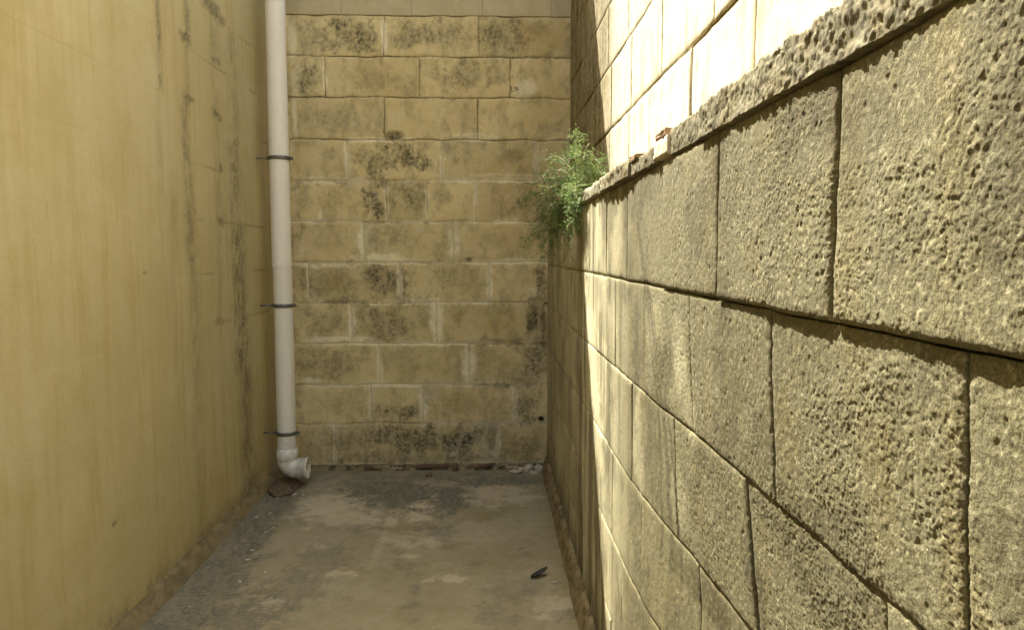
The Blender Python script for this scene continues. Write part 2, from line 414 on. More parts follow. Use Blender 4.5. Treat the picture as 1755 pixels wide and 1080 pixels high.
B_LITE = px_blobs([(658, 60, 4, 33, 1), (557, 130, 3, 30, .7), (500, 70, 6, 36, .8), (505, 200, 4, 36, .9), (508, 140, 8, 30, .5), (623, 412, 6, 32, .95), (645, 441, 30, 6, .75), (778, 412, 9, 32, .65), (595, 272, 4, 30, .6),
    (685, 485, 4, 33, 1), (839, 485, 4, 33, 1), (880, 448, 48, 4, .9), (602, 555, 7, 32, .8), (748, 553, 10, 34, .85), (575, 582, 50, 7, .85), (540, 455, 60, 6, .7), (660, 447, 50, 6, .7), (804, 623, 11, 33, 1), (724, 695, 7, 32, .95),
    (883, 690, 5, 32, 1), (853, 762, 4, 26, .8), (650, 622, 4, 30, .75), (525, 655, 26, 7, .9), (600, 659, 90, 4, .6), (637, 693, 4, 30, .6), (760, 589, 60, 4, .6), (720, 517, 60, 5, .6), (900, 152, 16, 16, .65), (915, 500, 10, 8, .6),
    (500, 330, 9, 60, .5), (510, 440, 9, 60, .45), (512, 560, 9, 60, .4), (515, 680, 10, 60, .4), (800, 659, 80, 3, .7), (880, 300, 60, 3, .4), (760, 308, 60, 3, .4), (549, 370, 2, 14, .8), (700, 660, 40, 5, .7), (815, 232, 40, 3, .5), (560, 312, 40, 4, .5)], 1, YB)
B_WARM = px_blobs([(925, 70, 45, 32, .85), (935, 180, 45, 90, .55), (900, 290, 90, 60, .6), (870, 350, 90, 40, .4), (785, 545, 14, 6, .7), (870, 555, 60, 30, .45), (880, 410, 60, 30, .5), (580, 350, 40, 30, .4), (580, 410, 40, 30, .4), (850, 620, 40, 25, .4), (570, 480, 30, 20, .5), (800, 690, 70, 25, .35), (640, 130, 50, 30, .25), (890, 770, 30, 20, .6), (505, 330, 8, 60, .5)], 1, YB)
CHIP = px_blobs([(672, 232, 20, 9, 1), (912, 520, 8, 8, .9), (600, 452, 8, 4, .6), (925, 545, 10, 30, .9), (888, 655, 10, 8, .6)], 1, YB)
def back_mask(u, v, d):
    m = np.zeros((len(u), 3))
    m[:, 0] = 1.0 * blobs(u, v, B_DARK, 51, 1.4, .04, 1.1)
    m[:, 0] = np.maximum(m[:, 0], .38 * sstep(.44, .70, fbm(u * 1.5, v, .09, 5, 60)))
    m[:, 0] = np.maximum(m[:, 0], .6 * sstep(.006, .001, d) * sstep(.40, .60, fbm(u, v, .13, 3, 62)))
    m[:, 0] = np.maximum(m[:, 0], .7 * sstep(2.6, 3.4, v) * sstep(.42, .62, fbm(u * 2, v * .5, .12, 4, 63)) * (v > 2.9))
    m[:, 1] = blobs(u, v, [(a, b, c * 1.35, d_ * 1.1, min(1, e * 1.1)) for a, b, c, d_, e in B_LITE], 52, .55, .012, .8)
    m[:, 1] = np.maximum(m[:, 1], .75 * sstep(.020, .004, d + (fbm(u, v, .03, 3, 64) - .5) * .02) * sstep(.40, .58, fbm(u, v, .16, 3, 66)) * (v < 2.2))
    strip = sstep(.15, .09, u - XL + (fbm(u, v, .06, 4, 67) - .5) * .10)
    n2 = fbm(u, v, .05, 4, 68)
    m[:, 1] = np.maximum(m[:, 1], strip * .8 * sstep(.46, .60, n2)); m[:, 0] = np.maximum(m[:, 0], strip * .75 * sstep(.46, .34, n2))
    drip = fbm(u * 2.2, v * .6, .06, 4, 69)
    m[:, 0] *= .72 + .40 * sstep(.32, .60, drip)
    m[:, 2] = blobs(u, v, B_WARM, 53, .8, .05)
    m[:, 0] = m[:, 0] * (1 - .65 * m[:, 1])
    m[:, 0] = np.maximum(m[:, 0], .9 * blobs(u, v, CHIP[:1], 73, .5, .012))
    return m
def back_h(rough):
    def f(u, v, d):
        h = (fbm(u, v, .10, 4, 70) - .5) * .007 * rough + (fbm(u, v, .025, 3, 71) - .5) * .0022 * rough
        er = .0060 * rough
        h = h - er * np.exp(-d / (.007 * (0.3 + 1.5 * fbm(u, v, .05, 2, 72))))
        h = h - .018 * blobs(u, v, CHIP, 73, .5, .012)
        pit, pv = worley(u, v, .022, 3)
        h = h - .003 * rough * sstep(.28, .08, pit) * (pv > .6)
        return h
    return f
zb = [hit(720, y, 1, YB)[2] for y in (797, 726, 659, 589, 519, 449, 379, 308, 239, 167, 96.5, 26)]
def bx(px, z): return hit(px, 540, 1, YB)[0] if z is None else None
def pxx(px, py): return hit(px, py, 1, YB)[0]
JB = {0: (575, 853), 1: (637, 724, 882), 2: (650, 804), 3: (602, 748, 913), 4: (530, 685, 839), 5: (623, 778), 6: (662, 732, 816),
      7: (596, 757, 919), 8: (659, 818.5), 9: (557, 718.5, 874), 10: (658, 820)}
XB0, XB1 = XL + 0.035, 0.56
rb = random.Random(3)
for k in range(11):
    z0, z1 = zb[k], zb[k + 1]
    ym = 0.5 * (797 - 70 * k + 727 - 70 * k)
    if k >= 8:  joint, rough = 0.0050, 0.75
    else:       joint, rough = 0.0035, 0.9
    xs = [XB0] + [pxx(p, ym) for p in JB[k]] + [XB1]
    for a, b in zip(xs, xs[1:]):
        ja = joint * rb.uniform(.5, 1.2)
        block('stone_block', 'back', a + ja / 2, b - ja / 2, z0 + joint * .5, z1 - joint * .5, 0.0085, back_h(rough), back_mask, M['lime'], wall_b, wob=.009,
              proud=rb.uniform(-.002, .003), tilt=(rb.uniform(-.006, .006), rb.uniform(-.008, .008)))
xs_top = [XB0, pxx(584, 12), pxx(705, 12), pxx(827, 12), pxx(945, 12), XB1]
zc = zb[11]; row = 0
while zc < 4.42:
    z1 = min(zc + CRS, 4.45)
    sh = 0.0 if row % 2 == 0 else 0.23
    xs = [XB0] + [x + sh for x in xs_top[0 if sh else 1:-1] if XB0 + .08 < x + sh < XB1 - .05] + [XB1]
    for a, b in zip(xs, xs[1:]):
        block('stone_block', 'back', a + .0015, b - .0015, zc + .0015, z1 - .0015, 0.012 if row == 0 else .05, back_h(.35),
              lambda u, v, d: back_mask(u, v, d) * np.array([.35, .5, .6]), M['lime_top'], wall_b, proud=rb.uniform(.0, .003))
    zc = z1; row += 1
def back_core_h(u, v, d):
    open_ = sstep(zb[8] - .03, zb[8] + .02, v)
    return np.where(v > zb[11] + .01, -.004, -.0035 - .011 * open_ * sstep(.3, .5, fbm(u, v, .2, 2, 80)) + (fbm(u, v, .02, 3, 81) - .5) * .004)
def back_core_m(u, v, d):
    m = back_mask(u, v, d); m[:, 1] = np.maximum(m[:, 1], .8 * (v < zb[8] - .02) * sstep(.35, .55, fbm(u, v, .15, 3, 84)))
    m[:, 0] = np.maximum(m[:, 0], .55 * sstep(zb[8] - .03, zb[8] + .02, v) * (v < zb[11] + .02))
    m[:, 0] = np.maximum(m[:, 0], .9 * (v < zb[0]))
    return m
sheet('mortar', 'back', XL - 0.25, XU + 0.2, -0.3, 4.45, 0.0125, back_core_h, back_core_m, M['mortar'], wall_b, 0.23)
# crumbling bed at the foot of the wall
def foot_h(u, v, d):
    t = np.clip(v / zb[0], 0, 1)
    return .006 + .030 * (1 - t) ** 1.5 + (fbm(u, v * 2.5, .05, 4, 90) - .5) * .022 - .030 * sstep(.60, .72, fbm(u * 1.0, v * 3, .07, 3, 91))
def foot_m(u, v, d):
    m = np.zeros((len(u), 3)); n = fbm(u, v * 2, .06, 4, 92)
    m[:, 0] = sstep(.52, .66, n) * .95; m[:, 1] = .9 * sstep(.48, .34, n) * sstep(.45, .6, fbm(u, v, .2, 2, 94)); m[:, 2] = .7 * sstep(.45, .6, fbm(u, v, .11, 3, 93))
    return m
sheet('mortar_bed', 'back', XL + .03, XR - .004, -0.02, zb[0] - .004, 0.006, foot_h, foot_m, M['fillet'], wall_b, 0.03)
# splintered reddish strips showing in that bed
for (px, py, ln, a) in ((740, 799, .22, .01), (640, 803, .12, -.02), (830, 798, .14, .02), (690, 806, .1, 0)):
    c = hit(px, py, 1, YB - .02)
    bm = bmesh.new()
    n = 7
    prev = None
    for i in range(n + 1):
        t = i / n - .5; hh = .006 * (1 - abs(t) * 1.4) * rb.uniform(.7, 1.3) + .0015
        x = c[0] + t * ln; z = c[2] + t * a + rb.uniform(-.002, .002); y0 = YB - .045 + rb.uniform(-.004, .004)
        q = [bm.verts.new((x, y0, z - hh)), bm.verts.new((x, y0, z + hh)), bm.verts.new((x, YB - .005, z + hh)), bm.verts.new((x, YB - .005, z - hh))]
        if prev:
            for j in range(4): bm.faces.new((prev[j], prev[(j + 1) % 4], q[(j + 1) % 4], q[j]))
        else: bm.faces.new(q)
        prev = q
    bm.faces.new(prev[::-1])
    bm_obj('wood_splinter', bm, M['rust'], wall_b, False)

# ================================================================ LEFT WALL: limewashed blocks, almost flush
wall_l = thing('limewashed_wall', 'smooth yellow limewashed block wall with dark vertical streaks, behind the downpipe', 'wall', (XL, 3.0, 0))
def lstreak(lst):
    out = []
    for (px, y0, y1, wpx, s) in lst:
        c = hit(px, (y0 + y1) / 2, 0, XL); a = hit(px + wpx, (y0 + y1) / 2, 0, XL); b = hit(px - wpx, (y0 + y1) / 2, 0, XL)
        out.append((c[1], hit(px, y1, 0, XL)[2], hit(px, y0, 0, XL)[2], abs(a[1] - b[1]) / 2, s))
    return out
L_STREAK = lstreak([(271, -40, 150, 3.0, .62), (273, 150, 330, 3.5, .22), (320, -40, 80, 3.5, .55), (322, 75, 180, 3.5, .38), (323, 165, 460, 5.5, .55), (334, 430, 720, 7, .32), (342, 700, 930, 8, .20),
    (367, 0, 100, 6, .30), (373, 100, 380, 4, .26), (380, 370, 800, 3, .22), (400, 60, 230, 7, .32), (405, 250, 480, 8, .55), (412, 380, 640, 8, .78), (422, 560, 800, 7, .68), (428, 760, 850, 9, .62), (300, 300, 700, 5, .16), (440, 100, 300, 3, .15)])
L_DARK = px_blobs([(320, 67, 11, 9, .9), (323, 168, 10, 7, .85), (366, 14, 14, 18, .85), (380, 30, 10, 10, .6), (370, 105, 10, 6, .6), (373, 195, 10, 6, .75), (376, 287, 4, 7, .7), (378, 375, 7, 9, .75), (322, 368, 12, 5, .6),
    (405, 245, 8, 8, .6), (405, 292, 10, 8, .7), (380, 550, 8, 8, .55), (412, 480, 7, 10, .8), (348, 935, 24, 26, .6), (428, 840, 22, 34, .65), (262, 1035, 34, 26, .55), (400, 870, 30, 20, .3), (300, 1000, 40, 30, .35), (199, 893, 3, 4, .9), (245, 472, 4, 2.5, .7)], 0, XL)
L_JOINTS = [hit(400, hit_y, 0, XL)[2] for hit_y in ()]
def left_z(k): return 0.027 + 0.2605 * k
def left_mask(u, v, d):
    m = np.zeros((len(u), 3))
    lj = fbm(u, v, .03, 4, 104)
    for (yc, z0, z1, wd, s) in L_STREAK:
        wob = yc + (fbm(v, v * 0 + yc, .12, 3, 101) - .5) * wd * 1.6
        val = s * np.exp(-((u - wob) / (wd * 1.4)) ** 2) * sstep(z0 - .06, z0 + .05, v) * sstep(z1 + .05, z1 - .04, v)
        val = .80 * val * (0.45 + 1.0 * sstep(.3, .65, fbm(u * 1.5, v * .7, .045, 4, 102)))
        m[:, 0] = np.maximum(m[:, 0], val)
    m[:, 0] = np.maximum(m[:, 0], blobs(u, v, L_DARK, 103, 1.0, .03))
    # growth along the joints near the corner
    k = np.round((v - left_z(0)) / .2605); dj = np.abs(v - left_z(0) - k * .2605)
    m[:, 0] = np.maximum(m[:, 0], .42 * sstep(.010, .001, dj) * sstep(3.3, 3.8, u) * sstep(.44, .60, fbm(u, v + k * 3.3, .22, 3, 105)) * (v > 1.0))
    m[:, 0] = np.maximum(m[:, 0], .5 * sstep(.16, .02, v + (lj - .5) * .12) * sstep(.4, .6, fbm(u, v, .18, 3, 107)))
    m[:, 1] = .40 * sstep(.50, .72, fbm(u, v, .5, 4, 108))
    m[:, 1] = np.maximum(m[:, 1], .14 * sstep(.012, .003, dj) * sstep(3.3, 2.7, u) * sstep(.42, .55, fbm(u, v, .3, 3, 109)))
    ver = fbm(u * 5.0, v * .33, .17, 4, 110)
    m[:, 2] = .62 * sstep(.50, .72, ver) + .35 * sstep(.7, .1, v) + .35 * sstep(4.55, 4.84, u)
    return m
def left_h(u, v, d):
    return (fbm(u, v, .5, 3, 111) - .5) * .010 + (fbm(u, v, .05, 4, 112) - .5) * .0016 - .0002 * np.exp(-d / .0025)
rl = random.Random(8)
for k in range(0, 18):
    z0, z1 = left_z(k), left_z(k + 1)
    y = 1.55 + (0.28 if k % 2 else 0.0); cuts = [1.55]
    while y < YB - .1:
        if y > 1.7: cuts.append(y + rl.uniform(-.03, .03))
        y += .56
    cuts.append(YB - .002)
    for a, b in zip(cuts, cuts[1:]):
        block('stone_block', 'left', a + .0005, b - .0005, z0 + .0005, z1 - .0005, .010 if k < 12 else .08, left_h, left_mask, M['render'], wall_l, depth=.05, proud=rl.uniform(-.0002, .0002))
sheet('mortar', 'left', 1.5, YB + .25, -.3, left_z(18), .016, lambda u, v, d: left_h(u, v, d) - .0006, left_mask, M['render'], wall_l, .23)
sheet('plain_wall_section', 'left', -3.0, 1.5, -.3, 6.0, .05, left_h, left_mask, M['render'], wall_l, .23)

sheet('plain_wall_section', 'left', 1.5, YB + .25, left_z(18), 6.0, .08, left_h, left_mask, M['render'], wall_l, .23)
# mortar fillet along the foot of that wall
def fillet(name, plane, y0, y1, hgt, out, parent, seed, cell=.008):
    U = np.linspace(y0, y1, int((y1 - y0) / cell) + 1); V = np.linspace(-.02, hgt, 16)
    def h(u, v, d):
        t = np.clip(v / hgt, 0, 1)
        top = sstep(.86, .98, t)
        return out * (1 - t) ** 1.25 + .012 * (1 - top) + (fbm(u, v * 2, .15, 5, seed) - .5) * .012 - top * .012 * sstep(.4, .6, fbm(u, v, .1, 3, seed + 1))
    def m(u, v, d):
        k = np.zeros((len(u), 3)); n = fbm(u, v * 2, .05, 4, seed + 2); t = np.clip(v / hgt, 0, 1)
        k[:, 0] = (.75 if plane == 'right' else .4) * sstep(.42, .66, n) + .7 * sstep(.85, 1.0, t) * sstep(.35, .55, fbm(u, v * 0, .2, 3, seed + 9)); k[:, 1] = .25 * sstep(.46, .34, n) * sstep(.4, .9, t)
        k[:, 2] = .5 * sstep(.4, .6, fbm(u, v, .2, 3, seed + 3)); return k
    return block_from(name, plane, U, V, h, m, M['fillet'], parent, .09)
fillet('mortar_fillet', 'left', 1.5, YB - .02, .060, .045, wall_l, 120)

# ================================================================ SUNLIT WALL above and behind the low wall
wall_u = thing('pale_limestone_wall', 'bright sunlit pale stone wall rising behind the low block wall', 'wall', (XU, 2.5, 0))
ZC0 = EYE + .198         # underside of the coping
ZC1 = EYE + .257         # its top
def up_mask(u, v, d):
    m = np.zeros((len(u), 3))
    st = fbm(u * 5.0, v * .3, .12, 4, 130)
    far = sstep(2.95, 3.5, u)  # darkens the shaded strip by the corner: painted shade under real dark streaks
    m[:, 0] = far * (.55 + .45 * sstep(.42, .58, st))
    m[:, 0] = np.maximum(m[:, 0], .35 * sstep(.56, .75, fbm(u * 2.5, v * .6, .09, 4, 131)))
    m[:, 0] = np.maximum(m[:, 0], .6 * sstep(.006, .001, d) * sstep(.45, .6, fbm(u, v, .1, 2, 132)))
    m[:, 2] = np.maximum(1.0 * far, .45 * sstep(.52, .7, st))  # base tone browned along the same painted-shade strip
    m[:, 2] = np.maximum(m[:, 2], .8 * sstep(.009, .001, d) * sstep(.4, .6, fbm(u, v, .12, 2, 135)))
    return m
def up_h(u, v, d):
    return (fbm(u, v, .12, 4, 140) - .5) * .006 + (fbm(u, v, .02, 3, 141) - .5) * .0015 - .0035 * np.exp(-d / (.006 * (.4 + 1.2 * fbm(u, v, .06, 2, 142))))
JU = {0: (1.05, 1.47, 1.934, 2.41, 2.78, 3.24, 3.70, 4.16, 4.60), 1: (.88, 1.30, 1.741, 2.26, 2.755, 3.2, 3.65, 4.1, 4.5), 2: (1.1, 1.5, 1.95, 2.40, 2.836, 3.29, 3.74, 4.19, 4.6)}
ru = random.Random(4)
zc = ZC1 - .012; k = 0
while zc < 4.15:
    z1 = ZC1 + .272 * (k + 1)
    cuts = [.5] + list(JU[k % 3]) + [YB - .002]
    for a, b in zip(cuts, cuts[1:]):
        block('stone_block', 'upper', a + .002, b - .002, zc + .0025, z1 - .0025, .010 if k < 4 else .05, up_h, up_mask, M['pale'], wall_u, proud=ru.uniform(-.003, .003), tilt=(ru.uniform(-.006, .006), 0))
    zc = z1; k += 1
ZU = zc
sheet('mortar', 'upper', .3, YB + .2, 0.0, ZU, .03, lambda u, v, d: -.010 + (fbm(u, v, .04, 3, 145) - .5) * .006, lambda u, v, d: up_mask(u, v, d) * .6 + np.array([.25, 0, .5]), M['pale'], wall_u, .23)
sheet('plain_wall_section', 'upper', -3.0, .3, -.3, ZU, .06, up_h, up_mask, M['pale'], wall_u, .23)

# ================================================================ LOW WALL: rough concrete blocks
wall_r = thing('concrete_block_wall', 'low rough grey-brown concrete block wall with a crumbling mortar cap', 'wall', (XR, 2.0, 0))
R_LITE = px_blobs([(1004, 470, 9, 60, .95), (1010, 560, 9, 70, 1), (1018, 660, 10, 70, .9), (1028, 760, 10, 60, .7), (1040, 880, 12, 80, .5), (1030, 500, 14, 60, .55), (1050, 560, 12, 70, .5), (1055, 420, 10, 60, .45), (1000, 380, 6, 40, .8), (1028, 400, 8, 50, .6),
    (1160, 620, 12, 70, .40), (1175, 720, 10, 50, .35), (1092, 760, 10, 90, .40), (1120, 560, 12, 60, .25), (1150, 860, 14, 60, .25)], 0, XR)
R_DARK = px_blobs([(1072, 360, 4, 50, .65), (1080, 470, 5, 60, .65), (1090, 600, 6, 90, .60), (1105, 760, 7, 80, .55), (1118, 850, 7, 50, .45), (1235, 300, 16, 80, .55), (1250, 380, 20, 90, .30), (1240, 770, 45, 40, .45), (1300, 900, 50, 30, .6), (1255, 1000, 14, 90, .7), (1400, 1000, 90, 70, .35), (1480, 250, 60, 120, .30), (1540, 420, 60, 60, .3), (1420, 700, 60, 70, .28), (1330, 330, 40, 60, .25), (1110, 330, 20, 40, .4)], 0, XR)
def right_mask(u, v, d):
    m = np.zeros((len(u), 3))
    m[:, 0] = blobs(u, v, R_DARK, 151, .9, .02)
    m[:, 0] = np.maximum(m[:, 0], .55 * sstep(.44, .66, fbm(u, v, .14, 4, 150)))
    f1, gv = worley(u, v, .0052, 5)
    m[:, 0] = np.maximum(m[:, 0], .28 * sstep(.6, .9, gv) * sstep(2.6, 1.4, u))               # dark grains in the mix
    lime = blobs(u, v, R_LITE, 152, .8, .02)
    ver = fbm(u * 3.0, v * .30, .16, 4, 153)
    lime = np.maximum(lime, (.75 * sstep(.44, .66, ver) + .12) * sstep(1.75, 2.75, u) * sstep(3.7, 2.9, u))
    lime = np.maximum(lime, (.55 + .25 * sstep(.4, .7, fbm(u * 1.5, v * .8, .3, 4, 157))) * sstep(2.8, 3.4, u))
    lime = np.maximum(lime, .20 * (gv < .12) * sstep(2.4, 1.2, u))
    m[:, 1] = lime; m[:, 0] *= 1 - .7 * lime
    trail = 1.93 + .36 * sstep(1.70, .95, v) * -1 + (fbm(v, v * 0, .10, 3, 168) - .5) * .05
    for off, wd in ((0, .018), (.09, .012), (-.07, .010)):                              # dried run-off trail
        m[:, 0] = np.maximum(m[:, 0], .75 * np.exp(-((u - trail - off * (1.6 - v)) / wd) ** 2) * sstep(.6, .8, v))
    lowz = sstep(.95, .25, v + (fbm(u, v, .2, 4, 155) - .5) * .5)  # warm brown tone grows towards the foot
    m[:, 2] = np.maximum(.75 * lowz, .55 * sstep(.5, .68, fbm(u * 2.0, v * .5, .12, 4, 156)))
    m[:, 2] = np.maximum(m[:, 2], .35 * sstep(3.0, 4.2, u))
    m[:, 0] = np.maximum(m[:, 0], .7 * sstep(.007, .001, d) * sstep(2.6, 3.2, u) * sstep(.35, .55, fbm(u, v, .2, 2, 159)))
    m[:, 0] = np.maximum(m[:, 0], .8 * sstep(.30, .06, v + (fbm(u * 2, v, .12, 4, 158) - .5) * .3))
    return m
def lean(u, v):
    dz = np.clip(EYE - .076 - v, 0, .62)
    return -(.05 * dz + .075 * dz * dz) * sstep(2.0, 1.05, u)
def right_h(u, v, d):
    nearf = sstep(3.4, 1.2, u)
    wu = u + (fbm(u, v, .006, 2, 165) - .5) * .003; wv = v + (fbm(u, v, .006, 2, 166) - .5) * .004
    f1, gv = worley(wu, wv, .0052, 5)
    f2, g2 = worley(wu, wv, .0028, 6)
    grain = np.sqrt(np.clip(1 - (f1 / .95) ** 2, 0, 1)) * (.25 + .75 * gv)
    g_s = np.sqrt(np.clip(1 - (f2 / .95) ** 2, 0, 1)) * (.3 + .7 * g2)
    patch = .35 + .95 * sstep(.35, .68, fbm(u, v, .10, 3, 160)) * (.45 + .55 * sstep(1.3, .7, u))
    h = lean(u, v) + nearf * patch * (.0010 * grain + .0009 * g_s) + (fbm(u, v, .008, 4, 161) - .5) * .0011 * (0.3 + nearf) + (fbm(u, v, .15, 3, 162) - .5) * .004
    p, pv = worley(wu, wv, .019, 9)
    h = h - nearf * .0009 * sstep(.30, .10, p) * (pv > .85)
    h = h - np.where(v > EYE - .076, .0045, .0022) * np.exp(-d / (.0035 * (.35 + 1.5 * fbm(u, v, .035, 3, 163))))
    return h
ZR = [EYE - .076 - CRS * k for k in range(0, 6)]       # underside of each course, top one first
JR = {0: (.38, .787, 1.203, 1.601, 2.027, 2.39, 2.80, 3.20, 3.62, 4.03, 4.43), 1: (.57, .980, 1.385, 1.79, 2.20, 2.61, 3.02, 3.43, 3.84, 4.25, 4.66),
      2: (.70, 1.103, 1.52, 1.93, 2.34, 2.75, 3.16, 3.57, 3.98, 4.39), 3: (.6, 1.0, 1.40, 1.81, 2.22, 2.63, 3.04, 3.45, 3.86, 4.27, 4.66),
      4: (.8, 1.21, 1.62, 2.03, 2.44, 2.85, 3.26, 3.67, 4.08, 4.49), 5: (.6, 1.0, 1.4, 1.8, 2.22, 2.63, 3.04, 3.45, 3.86, 4.27)}
rr = random.Random(12)
for k in range(6):
    top = ZC0 if k == 0 else ZR[k - 1]; bot = max(ZR[k], -.02)
    cuts = [c for c in JR[k] if c > .3]
    if k != 0: cuts = [.33] + cuts
    cuts = cuts + [YB - .003]
    for a, b in zip(cuts, cuts[1:]):
        yc = (a + b) / 2
        cell = .0014 if yc < 1.05 else (.0020 if yc < 1.6 else (.0042 if yc < 2.5 else .008))
        if k >= 3: cell = max(cell, .004)
        if k == 0:
            proud = .008 * float(sstep(1.75, 1.15, yc)) + rr.uniform(-.001, .001)
            jt = .013 if abs(a - 1.203) < .01 else .008 if abs(a - 1.203) < .01 or abs(a - .787) < .01 else .004
        else:
            proud = rr.uniform(-.0012, .0012); jt = .0018
        ja = jt / 2; jb = .004 if (k == 0 and (abs(b - 1.203) < .01)) else (.003 if k == 0 else .0009)
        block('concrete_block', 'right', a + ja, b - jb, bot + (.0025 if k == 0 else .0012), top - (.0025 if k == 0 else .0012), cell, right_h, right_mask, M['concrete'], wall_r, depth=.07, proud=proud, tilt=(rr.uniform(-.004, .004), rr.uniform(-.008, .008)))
def rcore_h(u, v, d):
    far = sstep(1.5, 2.6, u)
    bed = np.where(v < ZR[0] - .05, 1.0, .2)
    return lean(u, v) - .014 + .011 * np.maximum(far * .85, .72 * bed) + (fbm(u, v, .03, 3, 170) - .5) * .004
def rcore_m(u, v, d):
    m = right_mask(u, v, d); m[:, 0] = np.maximum(m[:, 0], .55 * sstep(2.2, 1.4, u)); m[:, 2] = .6; return m
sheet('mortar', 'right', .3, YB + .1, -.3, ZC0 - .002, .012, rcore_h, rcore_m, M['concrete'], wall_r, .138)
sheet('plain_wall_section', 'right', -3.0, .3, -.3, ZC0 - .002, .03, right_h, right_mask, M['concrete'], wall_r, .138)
fillet('mortar_fillet', 'right', 1.0, YB - .04, .10, .030, wall_r, 175)

# crumbling mortar cap, in lengths
def cap_piece(name, y0, y1, z0, z1, out, amp, cell, mat, seed, toprag=.0, back=XU - XR - .004):
    U = np.linspace(y0, y1, max(4, int((y1 - y0) / cell)) + 1)
    nfr = max(5, int((z1 - z0) / cell)); ntop = max(4, int(back / max(cell * 2, .008))) 
    prof = [(out, z0 + (z1 - z0) * i / nfr) for i in range(nfr + 1)] + [(out - (out + back) * i / ntop, z1) for i in range(1, ntop + 1)] + [(-back, z0)]
    n = len(prof)
    uu = np.repeat(U, n); pn = np.tile([p[0] for p in prof], len(U)); pz = np.tile([p[1] for p in prof], len(U))
    ti = np.tile(np.arange(n), len(U))
    zt = np.clip((pz - z0) / (z1 - z0), 0, 1)
    lump = fbm(uu, pz * 1.5 + seed, .035, 4, seed) - .5
    f1, gv = worley(uu + lump * .01, pz + seed, .008, seed); f2, g2 = worley(uu, pz + seed + lump * .006, .0045, seed + 1)
    g = np.sqrt(np.clip(1 - (f1 / .9) ** 2, 0, 1)) * gv; g2 = np.sqrt(np.clip(1 - (f2 / .9) ** 2, 0, 1)) * g2
    front = ti <= nfr
    nn = pn + np.where(front, lump * amp * 1.6 + (g * .6 + g2 * .35) * amp - amp * .5, 0) - np.where(front, .35 * amp * sstep(.75, 1.0, zt), 0)
    rag = (fbm(uu, uu * 0 + seed, .05, 4, seed + 4) - .5) * toprag * 2 + (g - .4) * toprag * .6
    zz = pz + np.where(ti >= nfr, np.where(ti < n - 1, rag, 0), rag * zt * .8) + np.where(ti == 0, (fbm(uu, uu * 0, .06, 4, seed + 7) - .5) * amp * 1.6, 0)
    co = np.stack([XR - nn, uu, zz], -1)
    idx = np.arange(len(uu)).reshape(len(U), n)
    q = np.stack([idx[:-1], idx[1:], np.roll(idx, -1, 1)[1:], np.roll(idx, -1, 1)[:-1]], -1).reshape(-1, 4)
    m = np.zeros((len(uu), 4)); m[:, 3] = 1
    m[:, 0] = .55 * sstep(.5, .7, fbm(uu, pz, .05, 4, seed + 2)) + .4 * (gv > .8); m[:, 1] = .6 * sstep(2.0, 2.9, uu) + .25 * (gv < .15)
    m[:, 2] = .5 * sstep(.5, .65, fbm(uu, pz, .09, 3, seed + 5))
    me = raw_mesh(name, co, q[:, ::-1], np.clip(m, 0, 1))
    # close the two ends
    b2 = bmesh.new(); b2.from_mesh(me)
    b2.verts.ensure_lookup_table()
    for i in (0, len(U) - 1):
        try: b2.faces.new([b2.verts[j] for j in idx[i]])
        except ValueError: pass
    bmesh.ops.recalc_face_normals(b2, faces=b2.faces[:])
    b2.to_mesh(me); b2.free()
    return link(name, me, mat, wall_r)
cap_piece('mortar_cap', -3.0, .42, ZC0, ZC1 + .01, .02, .010, .02, M['cap'], 200, .012)
cap_piece('mortar_cap', .425, 1.02, ZC0, ZC1 + .002, .0135, .0040, .0024, M['cap'], 203, .010)
cap_piece('mortar_cap', 1.024, 1.30, ZC0, ZC1 - .002, .012, .0036, .0026, M['cap'], 211, .007)
cap_piece('mortar_cap', 1.303, 1.52, ZC0, ZC1 - .006, .008, .0032, .0034, M['cap'], 217, .004)
cap_piece('stone_fragment', 1.523, 1.655, ZC0 + .006, ZC1 - .012, .012, .004, .006, M['chip'], 221, .004)
cap_piece('mortar_cap', 1.66, 1.94, ZC0, ZC1 - .020, .008, .006, .005, M['cap'], 225, .006)
cap_piece('mortar_cap', 1.945, 2.45, ZC0, ZC1 - .010, .014, .007, .006, M['cap'], 229, .006)
cap_piece('mortar_cap', 2.455, 3.25, ZC0, ZC1 - .012, .010, .008, .008, M['cap'], 233, .010)
cap_piece('mortar_cap', 3.255, YB - .01, ZC0, ZC1 - .010, .008, .006, .012, M['cap'], 239, .006)
# broken tiles bedded in the cap
def slab(name, y0, y1, z0, z1, n0, n1, mat, seed):
    r = random.Random(seed); bm = bmesh.new()
    bmesh.ops.create_cube(bm, size=1.0)
    for v in bm.verts:
        v.co = Vector((XR - (n0 + n1) / 2 - v.co.x * (n1 - n0), (y0 + y1) / 2 + v.co.y * (y1 - y0), (z0 + z1) / 2 + v.co.z * (z1 - z0)))
    bmesh.ops.subdivide_edges(bm, edges=bm.edges[:], cuts=3, use_grid_fill=True)
    for v in bm.verts: v.co += Vector((r.uniform(-1, 1), r.uniform(-1, 1), r.uniform(-1, 1))) * .0018
    return bm_obj(name, bm, mat, wall_r, False)
slab('tile_fragment', 1.55, 1.64, ZC1 - .012, ZC1 + .002, -.10, .012, M['tile'], 1)
slab('tile_fragment', 1.86, 1.96, ZC1 - .020, ZC1 - .008, -.09, .010, M['tile'], 2)

